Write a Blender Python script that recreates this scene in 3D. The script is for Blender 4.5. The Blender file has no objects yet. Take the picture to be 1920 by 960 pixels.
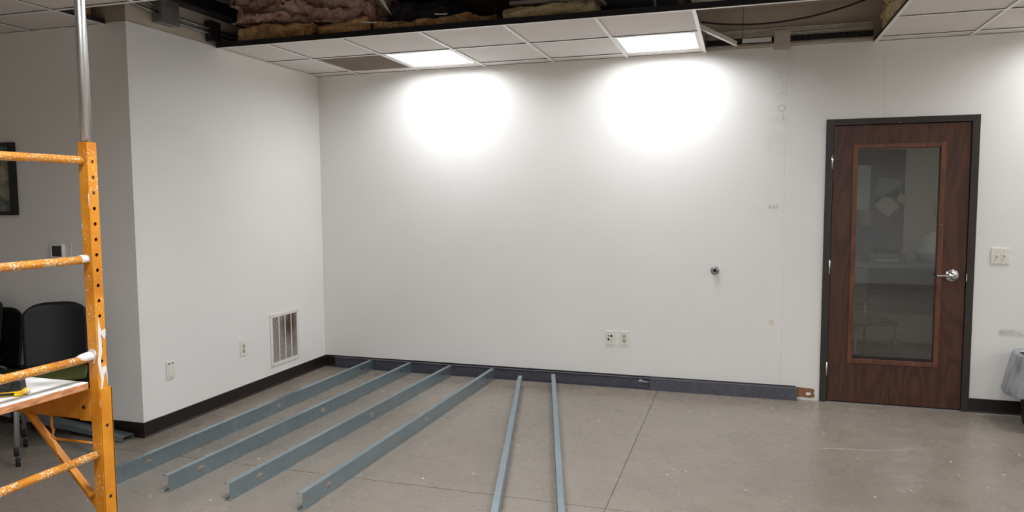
import bpy, bmesh, math, random
from mathutils import Vector, Matrix, noise
random.seed(7)
sc = bpy.context.scene
C = sc.collection

# ------------------------------------------------------------------ camera
cam_d = bpy.data.cameras.new('camera')
cam_d.sensor_width = 36.0
cam_d.lens = 1366.36 / 1920 * 36.0
cam_d.clip_start = 0.05
cam = bpy.data.objects.new('camera', cam_d)
C.objects.link(cam)
PITCH, YAW, ROLL = -0.07736, 0.30575, 0.00546
Rm = (Matrix.Rotation(YAW, 3, 'Z') @ Matrix.Rotation(PITCH, 3, 'X') @ Matrix.Rotation(ROLL, 3, 'Y'))
right, fwd, up = Rm.col[0], Rm.col[1], Rm.col[2]
cam.matrix_world = Matrix(((right[0], up[0], -fwd[0], -0.5972), (right[1], up[1], -fwd[1], -6.03976),
                           (right[2], up[2], -fwd[2], 1.57861), (0, 0, 0, 1)))
sc.camera = cam

# ------------------------------------------------------------------ world + exposure
w = bpy.data.worlds.new('world')
sc.world = w
w.use_nodes = True
w.node_tree.nodes['Background'].inputs[0].default_value = (0.9, 0.95, 1, 1)
w.node_tree.nodes['Background'].inputs[1].default_value = 0.02
sc.view_settings.view_transform = 'Standard'
sc.view_settings.look = 'None'
sc.view_settings.gamma = 1
sc.view_settings.use_curve_mapping = False
sc.view_settings.exposure = 1.78
sc.cycles.max_bounces = 8
sc.cycles.diffuse_bounces = 5
sc.cycles.glossy_bounces = 3
sc.cycles.adaptive_threshold = 0.02
sc.cycles.transmission_bounces = 4
LIGHT = 10.4          # emission of the ceiling lights along the back wall
LIGHT_FILL = 20.5     # emission of the unseen fill lights added to brighten the room

# ------------------------------------------------------------------ helpers
def lin(r, g, b):
    f = lambda c: (c / 255 / 12.92) if c / 255 <= .04045 else ((c / 255 + .055) / 1.055) ** 2.4
    return (f(r), f(g), f(b), 1)

class NT:
    def __init__(s, name):
        s.m = bpy.data.materials.new(name)
        s.m.use_nodes = True
        s.t = s.m.node_tree
        s.b = s.t.nodes['Principled BSDF']
        s.out = s.t.nodes['Material Output']
    def n(s, typ, ins=None, **kw):
        nd = s.t.nodes.new(typ)
        for k, v in kw.items():
            setattr(nd, k, v)
        for k, v in (ins or {}).items():
            s.set(nd.inputs[k], v)
        return nd
    def set(s, sock, v):
        if hasattr(v, 'is_output') or isinstance(v, bpy.types.NodeSocket):
            s.t.links.new(v, sock)
        else:
            sock.default_value = v
    def coord(s, scale=(1, 1, 1), world=False):
        if world:
            src = s.n('ShaderNodeNewGeometry').outputs['Position']
        else:
            src = s.n('ShaderNodeTexCoord').outputs['Object']
        mp = s.n('ShaderNodeMapping', {'Vector': src, 'Scale': scale})
        return mp.outputs[0]
    def noise(s, vec, scale, detail=4, rough=.55, dist=0):
        return s.n('ShaderNodeTexNoise', {'Vector': vec, 'Scale': scale, 'Detail': detail, 'Roughness': rough, 'Distortion': dist}).outputs[0]
    def ramp(s, fac, stops):
        r = s.n('ShaderNodeValToRGB', {'Fac': fac})
        el = r.color_ramp.elements
        while len(el) < len(stops):
            el.new(.5)
        for e, (p, c) in zip(el, stops):
            e.position = p
            e.color = c if len(c) == 4 else (*c, 1)
        return r.outputs[0]
    def mix(s, fac, a, b, blend='MIX'):
        m = s.n('ShaderNodeMix', data_type='RGBA', blend_type=blend)
        s.set(m.inputs[0], fac); s.set(m.inputs[6], a); s.set(m.inputs[7], b)
        return m.outputs[2]
    def bump(s, h, strength=.2, dist=.01):
        b = s.n('ShaderNodeBump', {'Height': h, 'Strength': strength, 'Distance': dist})
        s.t.links.new(b.outputs[0], s.b.inputs['Normal'])
    def base(s, v): s.set(s.b.inputs['Base Color'], v)
    def pset(s, rough=None, metal=None, spec=None):
        if rough is not None: s.set(s.b.inputs['Roughness'], rough)
        if metal is not None: s.set(s.b.inputs['Metallic'], metal)
        if spec is not None: s.set(s.b.inputs['Specular IOR Level'], spec)

def W(v): return (v, v, v, 1)

def plain(name, col, rough=.5, metal=0, var=.08, scale=30, bump=0, spec=.5):
    t = NT(name)
    v = t.coord()
    f = t.noise(v, scale)
    c0 = tuple(max(0, c * (1 - var)) for c in col[:3]); c1 = tuple(min(1, c * (1 + var)) for c in col[:3])
    t.base(t.ramp(f, [(.3, c0), (.7, c1)]))
    t.pset(rough, metal, spec)
    if bump: t.bump(f, bump, .004)
    return t.m

M = {}
def wall_paint(name, col, marks=False):
    t = NT(name)
    v = t.coord(world=True)
    f = t.noise(v, 1.3, 3)
    c = t.ramp(f, [(.3, tuple(x * .965 for x in col[:3])), (.7, col[:3])])
    if marks:
        sx = t.n('ShaderNodeSeparateXYZ', {0: v})
        def band(sock, a, b, soft):
            m1 = t.n('ShaderNodeMapRange', {0: sock, 1: a - soft, 2: a + soft, 3: 0., 4: 1.}); m2 = t.n('ShaderNodeMapRange', {0: sock, 1: b - soft, 2: b + soft, 3: 1., 4: 0.})
            return t.n('ShaderNodeMath', {0: m1.outputs[0], 1: m2.outputs[0]}, operation='MULTIPLY').outputs[0]
        def patch(x0, x1, z0, z1, soft, sc_, lo):
            a = t.n('ShaderNodeMath', {0: band(sx.outputs[0], x0, x1, soft), 1: band(sx.outputs[2], z0, z1, soft)}, operation='MULTIPLY').outputs[0]
            nz = t.ramp(t.noise(v, sc_, 5), [(lo, W(0)), (lo + .25, W(1))])
            return t.n('ShaderNodeMath', {0: a, 1: nz}, operation='MULTIPLY').outputs[0]
        smear = patch(1.19, 1.9, .575, .62, .012, 22, .3)
        c = t.mix(t.n('ShaderNodeMath', {0: smear, 1: .5}, operation='MULTIPLY').outputs[0], c, lin(150, 140, 135))
        st = patch(-.375, -.345, .58, .62, .012, 40, .25)
        c = t.mix(t.n('ShaderNodeMath', {0: st, 1: .6}, operation='MULTIPLY').outputs[0], c, lin(205, 190, 150))
        pat = patch(-.42, -.24, 1.9, 2.72, .03, 14, .35)
        c = t.mix(t.n('ShaderNodeMath', {0: pat, 1: .07}, operation='MULTIPLY').outputs[0], c, lin(120, 110, 100))
    t.base(c)
    t.pset(.42, 0, .4)
    t.bump(t.noise(v, 160, 3), .06, .002)
    return t.m
PAINT = lin(234, 232, 227)
M['wall'] = wall_paint('painted_wall', PAINT)
M['wall_b'] = wall_paint('painted_wall_marked', PAINT, True)
M['gypsum'] = plain('raw_gypsum_board', lin(194, 182, 166), .8, var=.1, scale=4)
M['tile'] = plain('ceiling_tile_fibre', lin(228, 222, 218), .85, var=.035, scale=160, bump=.15)
M['tee'] = plain('white_enamel_tee', lin(246, 244, 240), .4, var=.02)
M['dark_metal'] = plain('dark_metal', lin(46, 44, 46), .5, .3, .2, 12)
M['black_rubber'] = plain('black_rubber_cove', lin(30, 22, 20), .38, 0, .12, 14)
M['plastic_ivory'] = plain('ivory_plastic', lin(226, 223, 210), .35, 0, .02)
M['plastic_grey'] = plain('grey_plastic_face', lin(190, 186, 172), .4, 0, .03)
M['slot'] = plain('dark_slot', lin(20, 18, 17), .6)
M['white_enamel'] = plain('white_enamel', lin(226, 222, 216), .4, 0, .03)
M['chrome'] = plain('brushed_chrome', lin(205, 205, 205), .22, 1, .05, 60)
M['steel_dull'] = plain('dull_steel', lin(150, 150, 152), .4, .8, .12, 20)
M['frame_brown'] = plain('bronze_door_frame', lin(46, 41, 38), .35, 0, .08, 8)
M['black_plastic'] = plain('black_plastic', lin(20, 20, 22), .45, 0, .1, 20)
M['chair_black'] = plain('chair_black_plastic', lin(17, 17, 19), .5, 0, .08, 20, spec=.35)
M['green'] = plain('olive_green_fabric', lin(74, 80, 24), .85, 0, .1, 200, .2)
M['chair_leg'] = plain('grey_painted_leg', lin(150, 150, 152), .4, .3, .05)
M['rubber'] = plain('black_rubber', lin(22, 22, 22), .7)
M['yellow'] = plain('yellow_plastic', lin(240, 195, 20), .4, 0, .05)
M['paper'] = plain('white_paper', lin(238, 238, 236), .7, 0, .02)
M['deck'] = plain('dark_roof_deck', lin(40, 36, 34), .85, 0, .25, 6)
M['brown_board'] = plain('brown_board', lin(66, 52, 44), .85, 0, .15, 8)
M['cable'] = plain('dark_cable', lin(38, 26, 24), .6)
M['plaster'] = plain('dried_plaster', lin(220, 210, 204), .75, 0, .08, 70, .3)
M['office_floor'] = plain('office_floor', lin(120, 112, 104), .5, 0, .08, 3)
M['office_wall'] = plain('office_wall_paint', lin(214, 210, 202), .6, 0, .03, 3)
M['navy'] = plain('navy_cloth', lin(40, 46, 80), .9, 0, .2, 10)
M['glue'] = plain('brown_adhesive_residue', lin(140, 98, 66), .75, 0, .2, 40, .4)
M['pencil'] = plain('pencil_grey', lin(208, 203, 196), .8)
M['seam'] = plain('seam_line_paint', lin(206, 201, 193), .8)  # thin wall seam in a slightly darker tone
M['egg'] = plain('grey_return_louvre', lin(176, 164, 154), .6, 0, .06)
M['vent_dark'] = None

M['pan'] = plain('satin_grey_reflector', lin(150, 150, 152), .35, 0, .03)
# emissive lens
t = NT('lit_lens')
t.set(t.b.inputs['Emission Color'], (0.97, 1.0, 1.05, 1)); t.set(t.b.inputs['Emission Strength'], LIGHT)
t.base(W(.8)); M['lens'] = t.m
t = NT('lit_lens_fill')
t.set(t.b.inputs['Emission Color'], (0.97, 1.0, 1.05, 1)); t.set(t.b.inputs['Emission Strength'], LIGHT_FILL); t.base(W(.8)); M['lens_fill'] = t.m
t = NT('office_fill_lens')
t.set(t.b.inputs['Emission Color'], (1.0, 0.98, 0.94, 1)); t.set(t.b.inputs['Emission Strength'], 3.0); t.base(W(.8)); M['lens_office_fill'] = t.m

# galvanised steel
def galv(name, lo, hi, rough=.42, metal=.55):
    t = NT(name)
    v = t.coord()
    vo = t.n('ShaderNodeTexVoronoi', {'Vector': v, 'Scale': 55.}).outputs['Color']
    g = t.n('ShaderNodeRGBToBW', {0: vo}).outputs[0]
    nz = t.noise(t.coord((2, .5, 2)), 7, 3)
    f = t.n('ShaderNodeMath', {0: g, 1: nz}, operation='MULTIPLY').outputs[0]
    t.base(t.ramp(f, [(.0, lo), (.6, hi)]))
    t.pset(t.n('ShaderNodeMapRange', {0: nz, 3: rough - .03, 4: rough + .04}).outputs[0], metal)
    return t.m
M['galv'] = galv('galvanised_steel', lin(150, 167, 176), lin(172, 189, 197), .30, .85)
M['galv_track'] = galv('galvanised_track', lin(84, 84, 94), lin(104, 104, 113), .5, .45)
M['rail_steel'] = plain('dusty_rail_steel', lin(200, 194, 182), .5, .2, .12, 20)
t = NT('streaked_galvanised_pipe')
v = t.coord((30, 30, .5))
nz = t.noise(v, 3, 5)
t.base(t.ramp(nz, [(.3, lin(110, 108, 108)), (.65, lin(215, 214, 212))]))  # vertical streaks put the pipe's reflections into the base colour
t.pset(t.n('ShaderNodeMapRange', {0: nz, 3: .2, 4: .42}).outputs[0], .9)
M['pipe'] = t.m

# scaffold orange with paint splatter
def orange(name, amount, brown):
    t = NT(name)
    v = t.coord(world=True)
    f = t.noise(v, 9, 4)
    c = t.ramp(f, [(.3, lin(188, 114, 18)), (.7, lin(218, 144, 34))])
    sp = t.noise(v, 160, 3, .6)
    big = t.noise(v, 14, 3)
    a = t.n('ShaderNodeMath', {0: sp, 1: t.n('ShaderNodeMapRange', {0: big, 1: .3, 2: .7, 3: -.1, 4: .1}).outputs[0]}, operation='ADD').outputs[0]
    m = t.ramp(a, [(amount, W(0)), (amount + .05, W(1))])
    c = t.mix(m, c, lin(226, 205, 172))
    br = t.ramp(t.noise(v, 30, 5, .65), [(brown, W(0)), (brown + .08, W(1))])
    c = t.mix(t.n('ShaderNodeMath', {0: br, 1: .7}, operation='MULTIPLY').outputs[0], c, lin(150, 100, 62))
    t.base(c)
    t.pset(.4, 0, .5)
    t.bump(m, .3, .002)
    return t.m
M['orange'] = orange('orange_scaffold_paint', .635, .66)
M['orange_clean'] = orange('orange_truss_paint', .74, .8)
M['rung'] = orange('orange_rung_paint_worn', .55, .60)

# white paint stained board
t = NT('paint_stained_board')
v = t.coord((1, 6, 1))
f = t.noise(v, 4, 5)
t.base(t.ramp(f, [(.3, lin(205, 205, 198)), (.65, lin(242, 242, 238))])); t.pset(.6)
M['board'] = t.m
t = NT('worn_wood_edge')
v = t.coord((1, 2, 8))
t.base(t.ramp(t.noise(v, 12, 5), [(.35, lin(160, 100, 62)), (.6, lin(200, 140, 92)), (.75, lin(226, 196, 160))])); t.pset(.65)
M['board_edge'] = t.m

# door wood
def wood(name, lo, hi):
    t = NT(name)
    v = t.coord((1, 1, .16))
    base = t.noise(v, 5.0, 2, .5, 1.2)
    rings = t.n('ShaderNodeMath', {0: t.n('ShaderNodeMath', {0: base, 1: 46.}, operation='MULTIPLY').outputs[0]}, operation='SINE').outputs[0]
    fine = t.noise(t.coord((90, 90, 2.2)), 3, 4)
    f = t.n('ShaderNodeMath', {0: t.n('ShaderNodeMapRange', {0: rings, 1: -1., 2: 1., 3: 0., 4: .30}).outputs[0],
                              1: t.n('ShaderNodeMath', {0: fine, 1: .75}, operation='MULTIPLY').outputs[0]}, operation='ADD').outputs[0]
    t.base(t.ramp(f, [(.2, lo), (.75, hi)]))
    t.pset(.34, 0, .5)
    t.bump(fine, .08, .002)
    return t.m
M['wood'] = wood('stained_oak_door', lin(50, 26, 17), lin(84, 49, 34))
M['wood_trim'] = wood('stained_oak_moulding', lin(74, 42, 26), lin(108, 66, 44))

# glass
t = NT('door_glass')
gl = t.n('ShaderNodeBsdfGlossy', {'Color': W(1), 'Roughness': .012})
tr = t.n('ShaderNodeBsdfTransparent', {'Color': (.86, .88, .86, 1)})
fr = t.n('ShaderNodeFresnel', {'IOR': 1.75})
mx = t.n('ShaderNodeMixShader', {0: fr.outputs[0], 1: tr.outputs[0], 2: gl.outputs[0]})
t.t.links.new(mx.outputs[0], t.out.inputs['Surface'])
M['glass'] = t.m

# floor: worn polished concrete
t = NT('polished_concrete')
v = t.coord(world=True)
big = t.noise(v, .8, 3, .5, .2)
c = t.ramp(big, [(.25, lin(131, 122, 111)), (.5, lin(143, 134, 123)), (.78, lin(155, 146, 135))])
mid = t.noise(t.coord((1, 1.25, 1), True), 5, 6, .6)
c = t.mix(.20, c, t.ramp(mid, [(.25, lin(126, 118, 110)), (.75, lin(176, 168, 159))]), 'OVERLAY')
pit = t.ramp(t.noise(t.coord((1, 1.6, 1), True), 30, 5, .7), [(.60, W(0)), (.74, W(1))])
c = t.mix(t.n('ShaderNodeMath', {0: pit, 1: .14}, operation='MULTIPLY').outputs[0], c, lin(200, 193, 182))
dk = t.ramp(t.noise(t.coord((1.2, 1.6, 1), True), 19, 5, .7), [(.64, W(0)), (.74, W(1))])
c = t.mix(t.n('ShaderNodeMath', {0: dk, 1: .10}, operation='MULTIPLY').outputs[0], c, lin(96, 90, 84))
t.base(c)
t.pset(t.n('ShaderNodeMapRange', {0: mid, 1: .3, 2: .7, 3: .2, 4: .36}).outputs[0], 0, .5)
t.bump(t.noise(v, 60, 4), .05, .003)
M['concrete'] = t.m

# insulation
def insul(name, a, b, c_):
    t = NT(name)
    v = t.coord(world=True)
    f = t.noise(v, 11, 6, .65, .6)
    t.base(t.ramp(f, [(.28, a), (.5, b), (.72, c_)])); t.pset(.95, 0, .1)
    t.bump(t.noise(v, 70, 5, .7), .7, .02)
    return t.m
M['ins_tan'] = insul('kraft_tan_insulation', lin(150, 104, 66), lin(205, 158, 108), lin(236, 204, 156))
M['ins_pink'] = insul('aged_pink_insulation', lin(176, 136, 126), lin(222, 182, 164), lin(244, 214, 190))
M['ins_straw'] = insul('straw_insulation', lin(170, 140, 96), lin(222, 198, 150), lin(246, 230, 190))
M['ins_dark'] = insul('dusty_dark_insulation', lin(62, 58, 60), lin(96, 90, 92), lin(128, 120, 118))

# framed picture
t = NT('abstract_landscape_print')
v = t.coord((2, 1, 3))
f = t.noise(v, 3.2, 5, .6, .8)
c = t.ramp(f, [(.3, lin(60, 66, 64)), (.45, lin(96, 108, 106)), (.55, lin(128, 124, 104)), (.7, lin(168, 160, 140))])
t.base(c); t.pset(.5)
M['art'] = t.m

# translucent bin liner
t = NT('grey_plastic_liner')
nz = t.noise(t.coord((1, 1, .4)), 16, 4)
t.base(t.ramp(nz, [(.3, lin(112, 116, 118)), (.7, lin(170, 174, 176))])); t.pset(.3, 0, .5)
t.bump(nz, .5, .01)
M['liner'] = t.m

# dirty filter behind the wall grille: brown dust on grey mesh
t = NT('dusty_grille_backing')
nz = t.noise(t.coord((1, 1.6, 1), True), 6, 4)
t.base(t.ramp(nz, [(.42, lin(96, 86, 80)), (.62, lin(58, 40, 26))])); t.pset(.9)
M['vent_dark'] = t.m
t = NT('dusty_grille_slat')
pos = t.n('ShaderNodeNewGeometry').outputs['Position']
dv = t.n('ShaderNodeVectorMath', {0: pos, 1: (-4.389, -.565, .50)}, operation='SUBTRACT').outputs[0]
dv = t.n('ShaderNodeVectorMath', {0: dv, 1: (1., 1.25, .85)}, operation='MULTIPLY').outputs[0]
ds = t.n('ShaderNodeVectorMath', {0: dv}, operation='LENGTH').outputs['Value']
ds = t.n('ShaderNodeMath', {0: ds, 1: t.n('ShaderNodeMath', {0: t.noise(pos, 9, 4), 1: .22}, operation='MULTIPLY').outputs[0]}, operation='ADD').outputs[0]
t.base(t.ramp(ds, [(.14, lin(96, 70, 48)), (.30, lin(178, 168, 162))])); t.pset(.6)
M['vent_slat'] = t.m

# --------------------------------------------------------- mesh builder
class MB:
    def __init__(s): s.bm = bmesh.new()
    def box(s, x0, x1, y0, y1, z0, z1, bev=0, mat=None):
        b2 = bmesh.new()
        vs = [b2.verts.new((x, y, z)) for x in (x0, x1) for y in (y0, y1) for z in (z0, z1)]
        for f in ((0, 1, 3, 2), (4, 6, 7, 5), (0, 4, 5, 1), (2, 3, 7, 6), (0, 2, 6, 4), (1, 5, 7, 3)):
            b2.faces.new([vs[i] for i in f])
        bmesh.ops.recalc_face_normals(b2, faces=b2.faces)
        if bev:
            bmesh.ops.bevel(b2, geom=b2.edges[:], offset=bev, segments=2, affect='EDGES', profile=.6)
        if mat: b2.transform(mat)
        s.merge(b2); return s
    def merge(s, b2):
        me = bpy.data.meshes.new('tmp'); b2.to_mesh(me); b2.free()
        s.bm.from_mesh(me); bpy.data.meshes.remove(me)
    def tube(s, pts, r, n=12, cap=True, rads=None):
        pts = [Vector(p) for p in pts]
        rings = []
        prev = None
        for i, p in enumerate(pts):
            d = (pts[min(i + 1, len(pts) - 1)] - pts[max(i - 1, 0)]).normalized()
            if prev is None:
                a = Vector((0, 0, 1)) if abs(d.z) < .9 else Vector((1, 0, 0))
                u = d.cross(a).normalized()
            else:
                u = (prev - d * prev.dot(d)).normalized()
            prev = u
            v = d.cross(u)
            rr = rads[i] if rads else r
            rings.append([s.bm.verts.new(p + (u * math.cos(2 * math.pi * k / n) + v * math.sin(2 * math.pi * k / n)) * rr) for k in range(n)])
        for a, b in zip(rings, rings[1:]):
            for k in range(n):
                f = s.bm.faces.new((a[k], a[(k + 1) % n], b[(k + 1) % n], b[k])); f.smooth = n > 6
        if cap:
            s.bm.faces.new(rings[0][::-1]); s.bm.faces.new(rings[-1])
        return s
    def prism(s, poly, axis, a, b):
        # poly: 2D loop in the plane across 'axis' (x:(y,z) y:(x,z) z:(x,y)), extruded a..b
        def P(q, h): return {'x': (h, q[0], q[1]), 'y': (q[0], h, q[1]), 'z': (q[0], q[1], h)}[axis]
        A = [s.bm.verts.new(P(q, a)) for q in poly]; B = [s.bm.verts.new(P(q, b)) for q in poly]
        n = len(poly)
        fs = [s.bm.faces.new(A), s.bm.faces.new(B[::-1])]
        for i in range(n): fs.append(s.bm.faces.new((A[i], B[i], B[(i + 1) % n], A[(i + 1) % n])))
        bmesh.ops.recalc_face_normals(s.bm, faces=fs)
        return s
    def lathe(s, prof, center, axis='z', n=24):
        c = Vector(center)
        rings = []
        for r, h in prof:
            ring = []
            for k in range(n):
                a = 2 * math.pi * k / n
                u, v_ = r * math.cos(a), r * math.sin(a)
                o = {'z': (u, v_, h), 'y': (u, h, v_), 'x': (h, u, v_)}[axis]
                ring.append(s.bm.verts.new(c + Vector(o)))
            rings.append(ring)
        fs = []
        for a, b in zip(rings, rings[1:]):
            for k in range(n):
                f = s.bm.faces.new((a[k], a[(k + 1) % n], b[(k + 1) % n], b[k])); f.smooth = True; fs.append(f)
        fs.append(s.bm.faces.new(rings[0])); fs.append(s.bm.faces.new(rings[-1]))
        bmesh.ops.recalc_face_normals(s.bm, faces=fs)
        return s
    def mesh(s, name, m):
        me = bpy.data.meshes.new(name); s.bm.to_mesh(me); s.bm.free()
        me.materials.append(M[m] if isinstance(m, str) else m)
        return me
    def build(s, name, m, parent=None):
        o = bpy.data.objects.new(name, s.mesh(name, m)); C.objects.link(o)
        if parent: o.parent = parent; o.matrix_parent_inverse = Matrix.Identity(4)
        return o

def inst(name, me, parent=None, loc=(0, 0, 0), rot=(0, 0, 0), scale=(1, 1, 1)):
    o = bpy.data.objects.new(name, me); C.objects.link(o)
    o.location = loc; o.rotation_euler = rot; o.scale = scale
    if parent: o.parent = parent
    return o
def empty(name, loc=(0, 0, 0), rz=0):
    o = bpy.data.objects.new(name, None); C.objects.link(o); o.location = loc; o.rotation_euler = (0, 0, rz); o.empty_display_size = .1
    return o
def tag(o, label, cat, group=None, kind=None):
    o['label'] = label; o['category'] = cat
    if group: o['group'] = group
    if kind: o['kind'] = kind
    return o
def struct(o, label, cat): return tag(o, label, cat, kind='structure')
def copy_tree(o, parent=None):
    c = o.copy(); C.objects.link(c); c.parent = parent
    for ch in [x for x in bpy.data.objects if x.parent == o]:
        copy_tree(ch, c)
    return c

# --------------------------------------------------------- dimensions (metres; origin = foot of the door frame on the back wall)
XL = -4.389          # left wall face
YR = -2.230          # face of the wall that turns off to the left
H = 2.722            # suspended ceiling
T = 0.6096
xk = lambda k: -3.9483 + T * k
yj = lambda j: -0.1634 - T * j
X_MIN, X_MAX = xk(-6), xk(13)
Y_MIN = yj(14)
DECK = 3.55

# --------------------------------------------------------- floor with saw-cut joints
JX, JY, JW = -1.235, -2.452, .003
m = MB()
xs = [X_MIN - .2, JX - JW, JX + JW, X_MAX + .2]
ys = [Y_MIN - .2, JY - JW, JY + JW, .0]
for i in range(3):
    for j in range(3):
        zt = -.006 if (i == 1 or j == 1) else 0
        m.box(xs[i], xs[i + 1], ys[j], ys[j + 1], -.1, zt)
floor = m.build('floor', 'concrete')
struct(floor, 'worn polished grey concrete floor with thin saw-cut joints', 'floor')
# pale scuffs scraped on the concrete
def scuff(pts, wd, name='scuff_mark'):
    m = MB()
    L, R_ = [], []
    for i, (x, y) in enumerate(pts):
        h = wd * (.35 + .65 * random.random())
        L.append(m.bm.verts.new((x, y + h, .0006))); R_.append(m.bm.verts.new((x, y - h, .0006)))
    for i in range(len(pts) - 1):
        m.bm.faces.new((R_[i], R_[i + 1], L[i + 1], L[i]))
    return m.build(name, M['plaster_mark'], floor)
M['plaster_mark'] = plain('chalky_scuff', lin(188, 182, 172), .8, 0, .1, 60)
def line(a, b, n, jit=.004): return [(a[0] + (b[0] - a[0]) * i / n + random.uniform(-jit, jit), a[1] + (b[1] - a[1]) * i / n + random.uniform(-jit, jit)) for i in range(n + 1)]
scuff(line((-.09, -1.16), (.27, -1.10), 12), .006)
scuff(line((.30, -1.09), (.52, -.98), 8), .004)
scuff(line((.10, -.16), (.42, -.20), 9), .004)
scuff(line((-2.02, -1.62), (-1.93, -1.66), 5), .006)
# loose chips of plaster and dust on the floor: nobody could count them
m = MB()
spots = [(-1.55, -1.0), (-.35, -.32), (-.05, -.85), (.62, -1.2), (.85, -1.35), (.30, -1.75), (-.55, -2.0), (.1, -1.9), (-2.05, -2.2), (-2.3, -2.35), (-3.6, -3.0), (-3.05, -3.35), (-1.9, -.55), (-3.4, -2.35), (1.3, -.6), (1.05, -.95)]
for i in range(120):
    if i < len(spots): x, y = spots[i]; s = .006
    else: x, y, s = random.uniform(-4.2, 2.2), random.uniform(-3.9, -.15), random.uniform(.002, .006)
    if x < -3.95 and y > -2.3: continue
    a = random.random() * 6
    m.box(-s, s, -s * .6, s * .6, 0, s * .5, mat=Matrix.Translation((x, y, 0)) @ Matrix.Rotation(a, 4, 'Z'))
for i in range(40):
    x, y, s = random.uniform(-3.2, -2.65), random.uniform(-3.9, -3.2), random.uniform(.002, .007)
    m.box(-s, s, -s * .6, s * .6, 0, s * .5, mat=Matrix.Translation((x, y, 0)) @ Matrix.Rotation(i, 4, 'Z'))
tag(m.build('plaster_chips', 'plaster'), 'loose white plaster chips scattered over the concrete floor', 'debris', kind='stuff')

# --------------------------------------------------------- walls
ZP = 2.735           # top of the painted part
m = MB()
m.box(XL - .12, .03, 0, .12, 0, ZP)
m.box(.986, X_MAX, 0, .12, 0, ZP)
m.box(.03, .986, 0, .12, 2.14, ZP)
wb = m.build('wall_back', 'wall_b'); struct(wb, 'long off-white painted wall behind the steel studs', 'wall')
m = MB(); m.box(XL - .12, XL, -2.11, 0, 0, ZP)
wl = m.build('wall_left', 'wall'); struct(wl, 'off-white painted side wall with the return grille', 'wall')
m = MB(); m.box(X_MIN, XL, YR, -2.11, 0, ZP)
wr = m.build('wall_far_left', 'wall'); struct(wr, 'shaded wall turning left behind the scaffold and chairs', 'wall')
m = MB(); m.box(X_MAX, X_MAX + .12, Y_MIN, .12, 0, DECK)
struct(m.build('wall_right', 'wall'), 'painted wall closing the room on the right', 'wall')
m = MB(); m.box(X_MIN - .12, X_MIN, Y_MIN, -2.11, 0, DECK)
struct(m.build('wall_outer_left', 'wall'), 'painted wall closing the room far on the left', 'wall')
m = MB(); m.box(X_MIN, X_MAX, Y_MIN - .12, Y_MIN, 0, DECK)
struct(m.build('wall_front', 'wall'), 'painted wall closing the room behind the viewer', 'wall')
# raw board above the ceiling line
m = MB(); m.box(XL, -.9, .01, .12, ZP, DECK); m.box(-.9, X_MAX, .06, .12, ZP, DECK)
m.build('raw_board', 'gypsum', wb)
m = MB(); m.box(XL - .12, XL - .012, -2.11, 0.01, ZP, DECK); m.build('raw_board', 'gypsum', wl)
m = MB(); m.box(X_MIN, XL - .012, YR + .012, -2.11, ZP, DECK); m.build('raw_board', 'gypsum', wr)
# bare drywall strip where a partition was taken away, its seam and pencil marks
m = MB()
m.prism([(-.392, 2.712), (-.268, 2.706), (-.272, 2.86), (-.384, 2.855)], 'y', -.0015, .06)
m.build('drywall_strip', plain('patched_drywall', lin(186, 177, 166), .8, 0, .06, 14), wb)
m = MB()
zz = 2.60
pts = []
while zz > .12:
    pts.append((-.292 + random.uniform(-.0035, .0035) + (2.6 - zz) * .004, zz)); zz -= .06
for (x0, z0), (x1, z1) in zip(pts, pts[1:]):
    if random.random() < .25: continue
    m.prism([(x0 - .0012, z0), (x0 + .0012, z0), (x1 + .0012, z1), (x1 - .0012, z1)], 'y', -.0006, .001)
m.build('wall_seam', 'seam', wb)
m = MB(); m.box(.3845, .3865, -.0006, .001, 2.17, 2.715); m.build('wall_seam', 'seam', wb)
def pencil(strokes, ox, oz, s):
    m = MB()
    for st in strokes:
        m.tube([(ox + x * s, -.0012, oz + z * s) for x, z in st], .0016, 5)
    m.build('pencil_mark', 'pencil', wb)
arc = lambda cx, cz, r, a0, a1, n=10: [(cx + r * math.cos(math.radians(a0 + (a1 - a0) * i / n)), cz + r * math.sin(math.radians(a0 + (a1 - a0) * i / n))) for i in range(n + 1)]
pencil([[(.8, .9), (.4, 1), (.1, .8), (.4, .5), (.8, .3), (.5, 0), (0, .1)]], -.345, 2.50, .055)
pencil([[(.5, 1), (.45, .2)]], -.345, 2.42, .055)
pencil([[(0, .5), (.5, .5)]], -.34, 2.36, .055)
pencil([arc(.4, .5, .45, 0, 360, 14), [(.5, -.3), (.7, -.8), (.5, -1.2)]], -.345, 2.24, .055)
pencil([[(0, 0), (.3, 1), (.6, 0)], [(.8, 1), (1.3, 0)], [(1.3, 1), (.8, 0)], [(1.5, 0), (1.8, 1), (2.1, 0)]], -.40, 1.50, .032)
# brown glue left where the skirting was pulled off, beside the door frame
m = MB()
m.prism([(-.165, .02), (-.165, .098), (-.06, .094), (-.04, .09), (-.032, .075), (-.04, .06), (-.03, .04), (-.036, .024), (-.07, .018), (-.12, .022)], 'y', -.003, 0)
gp = m.build('glue_residue', 'glue', wb)
m = MB(); m.prism([(-.098, .045), (-.092, .06), (-.07, .062), (-.058, .054), (-.066, .042), (-.085, .038)], 'y', -.0045, -.003); m.build('white_paint_spot', 'paper', gp)

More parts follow.
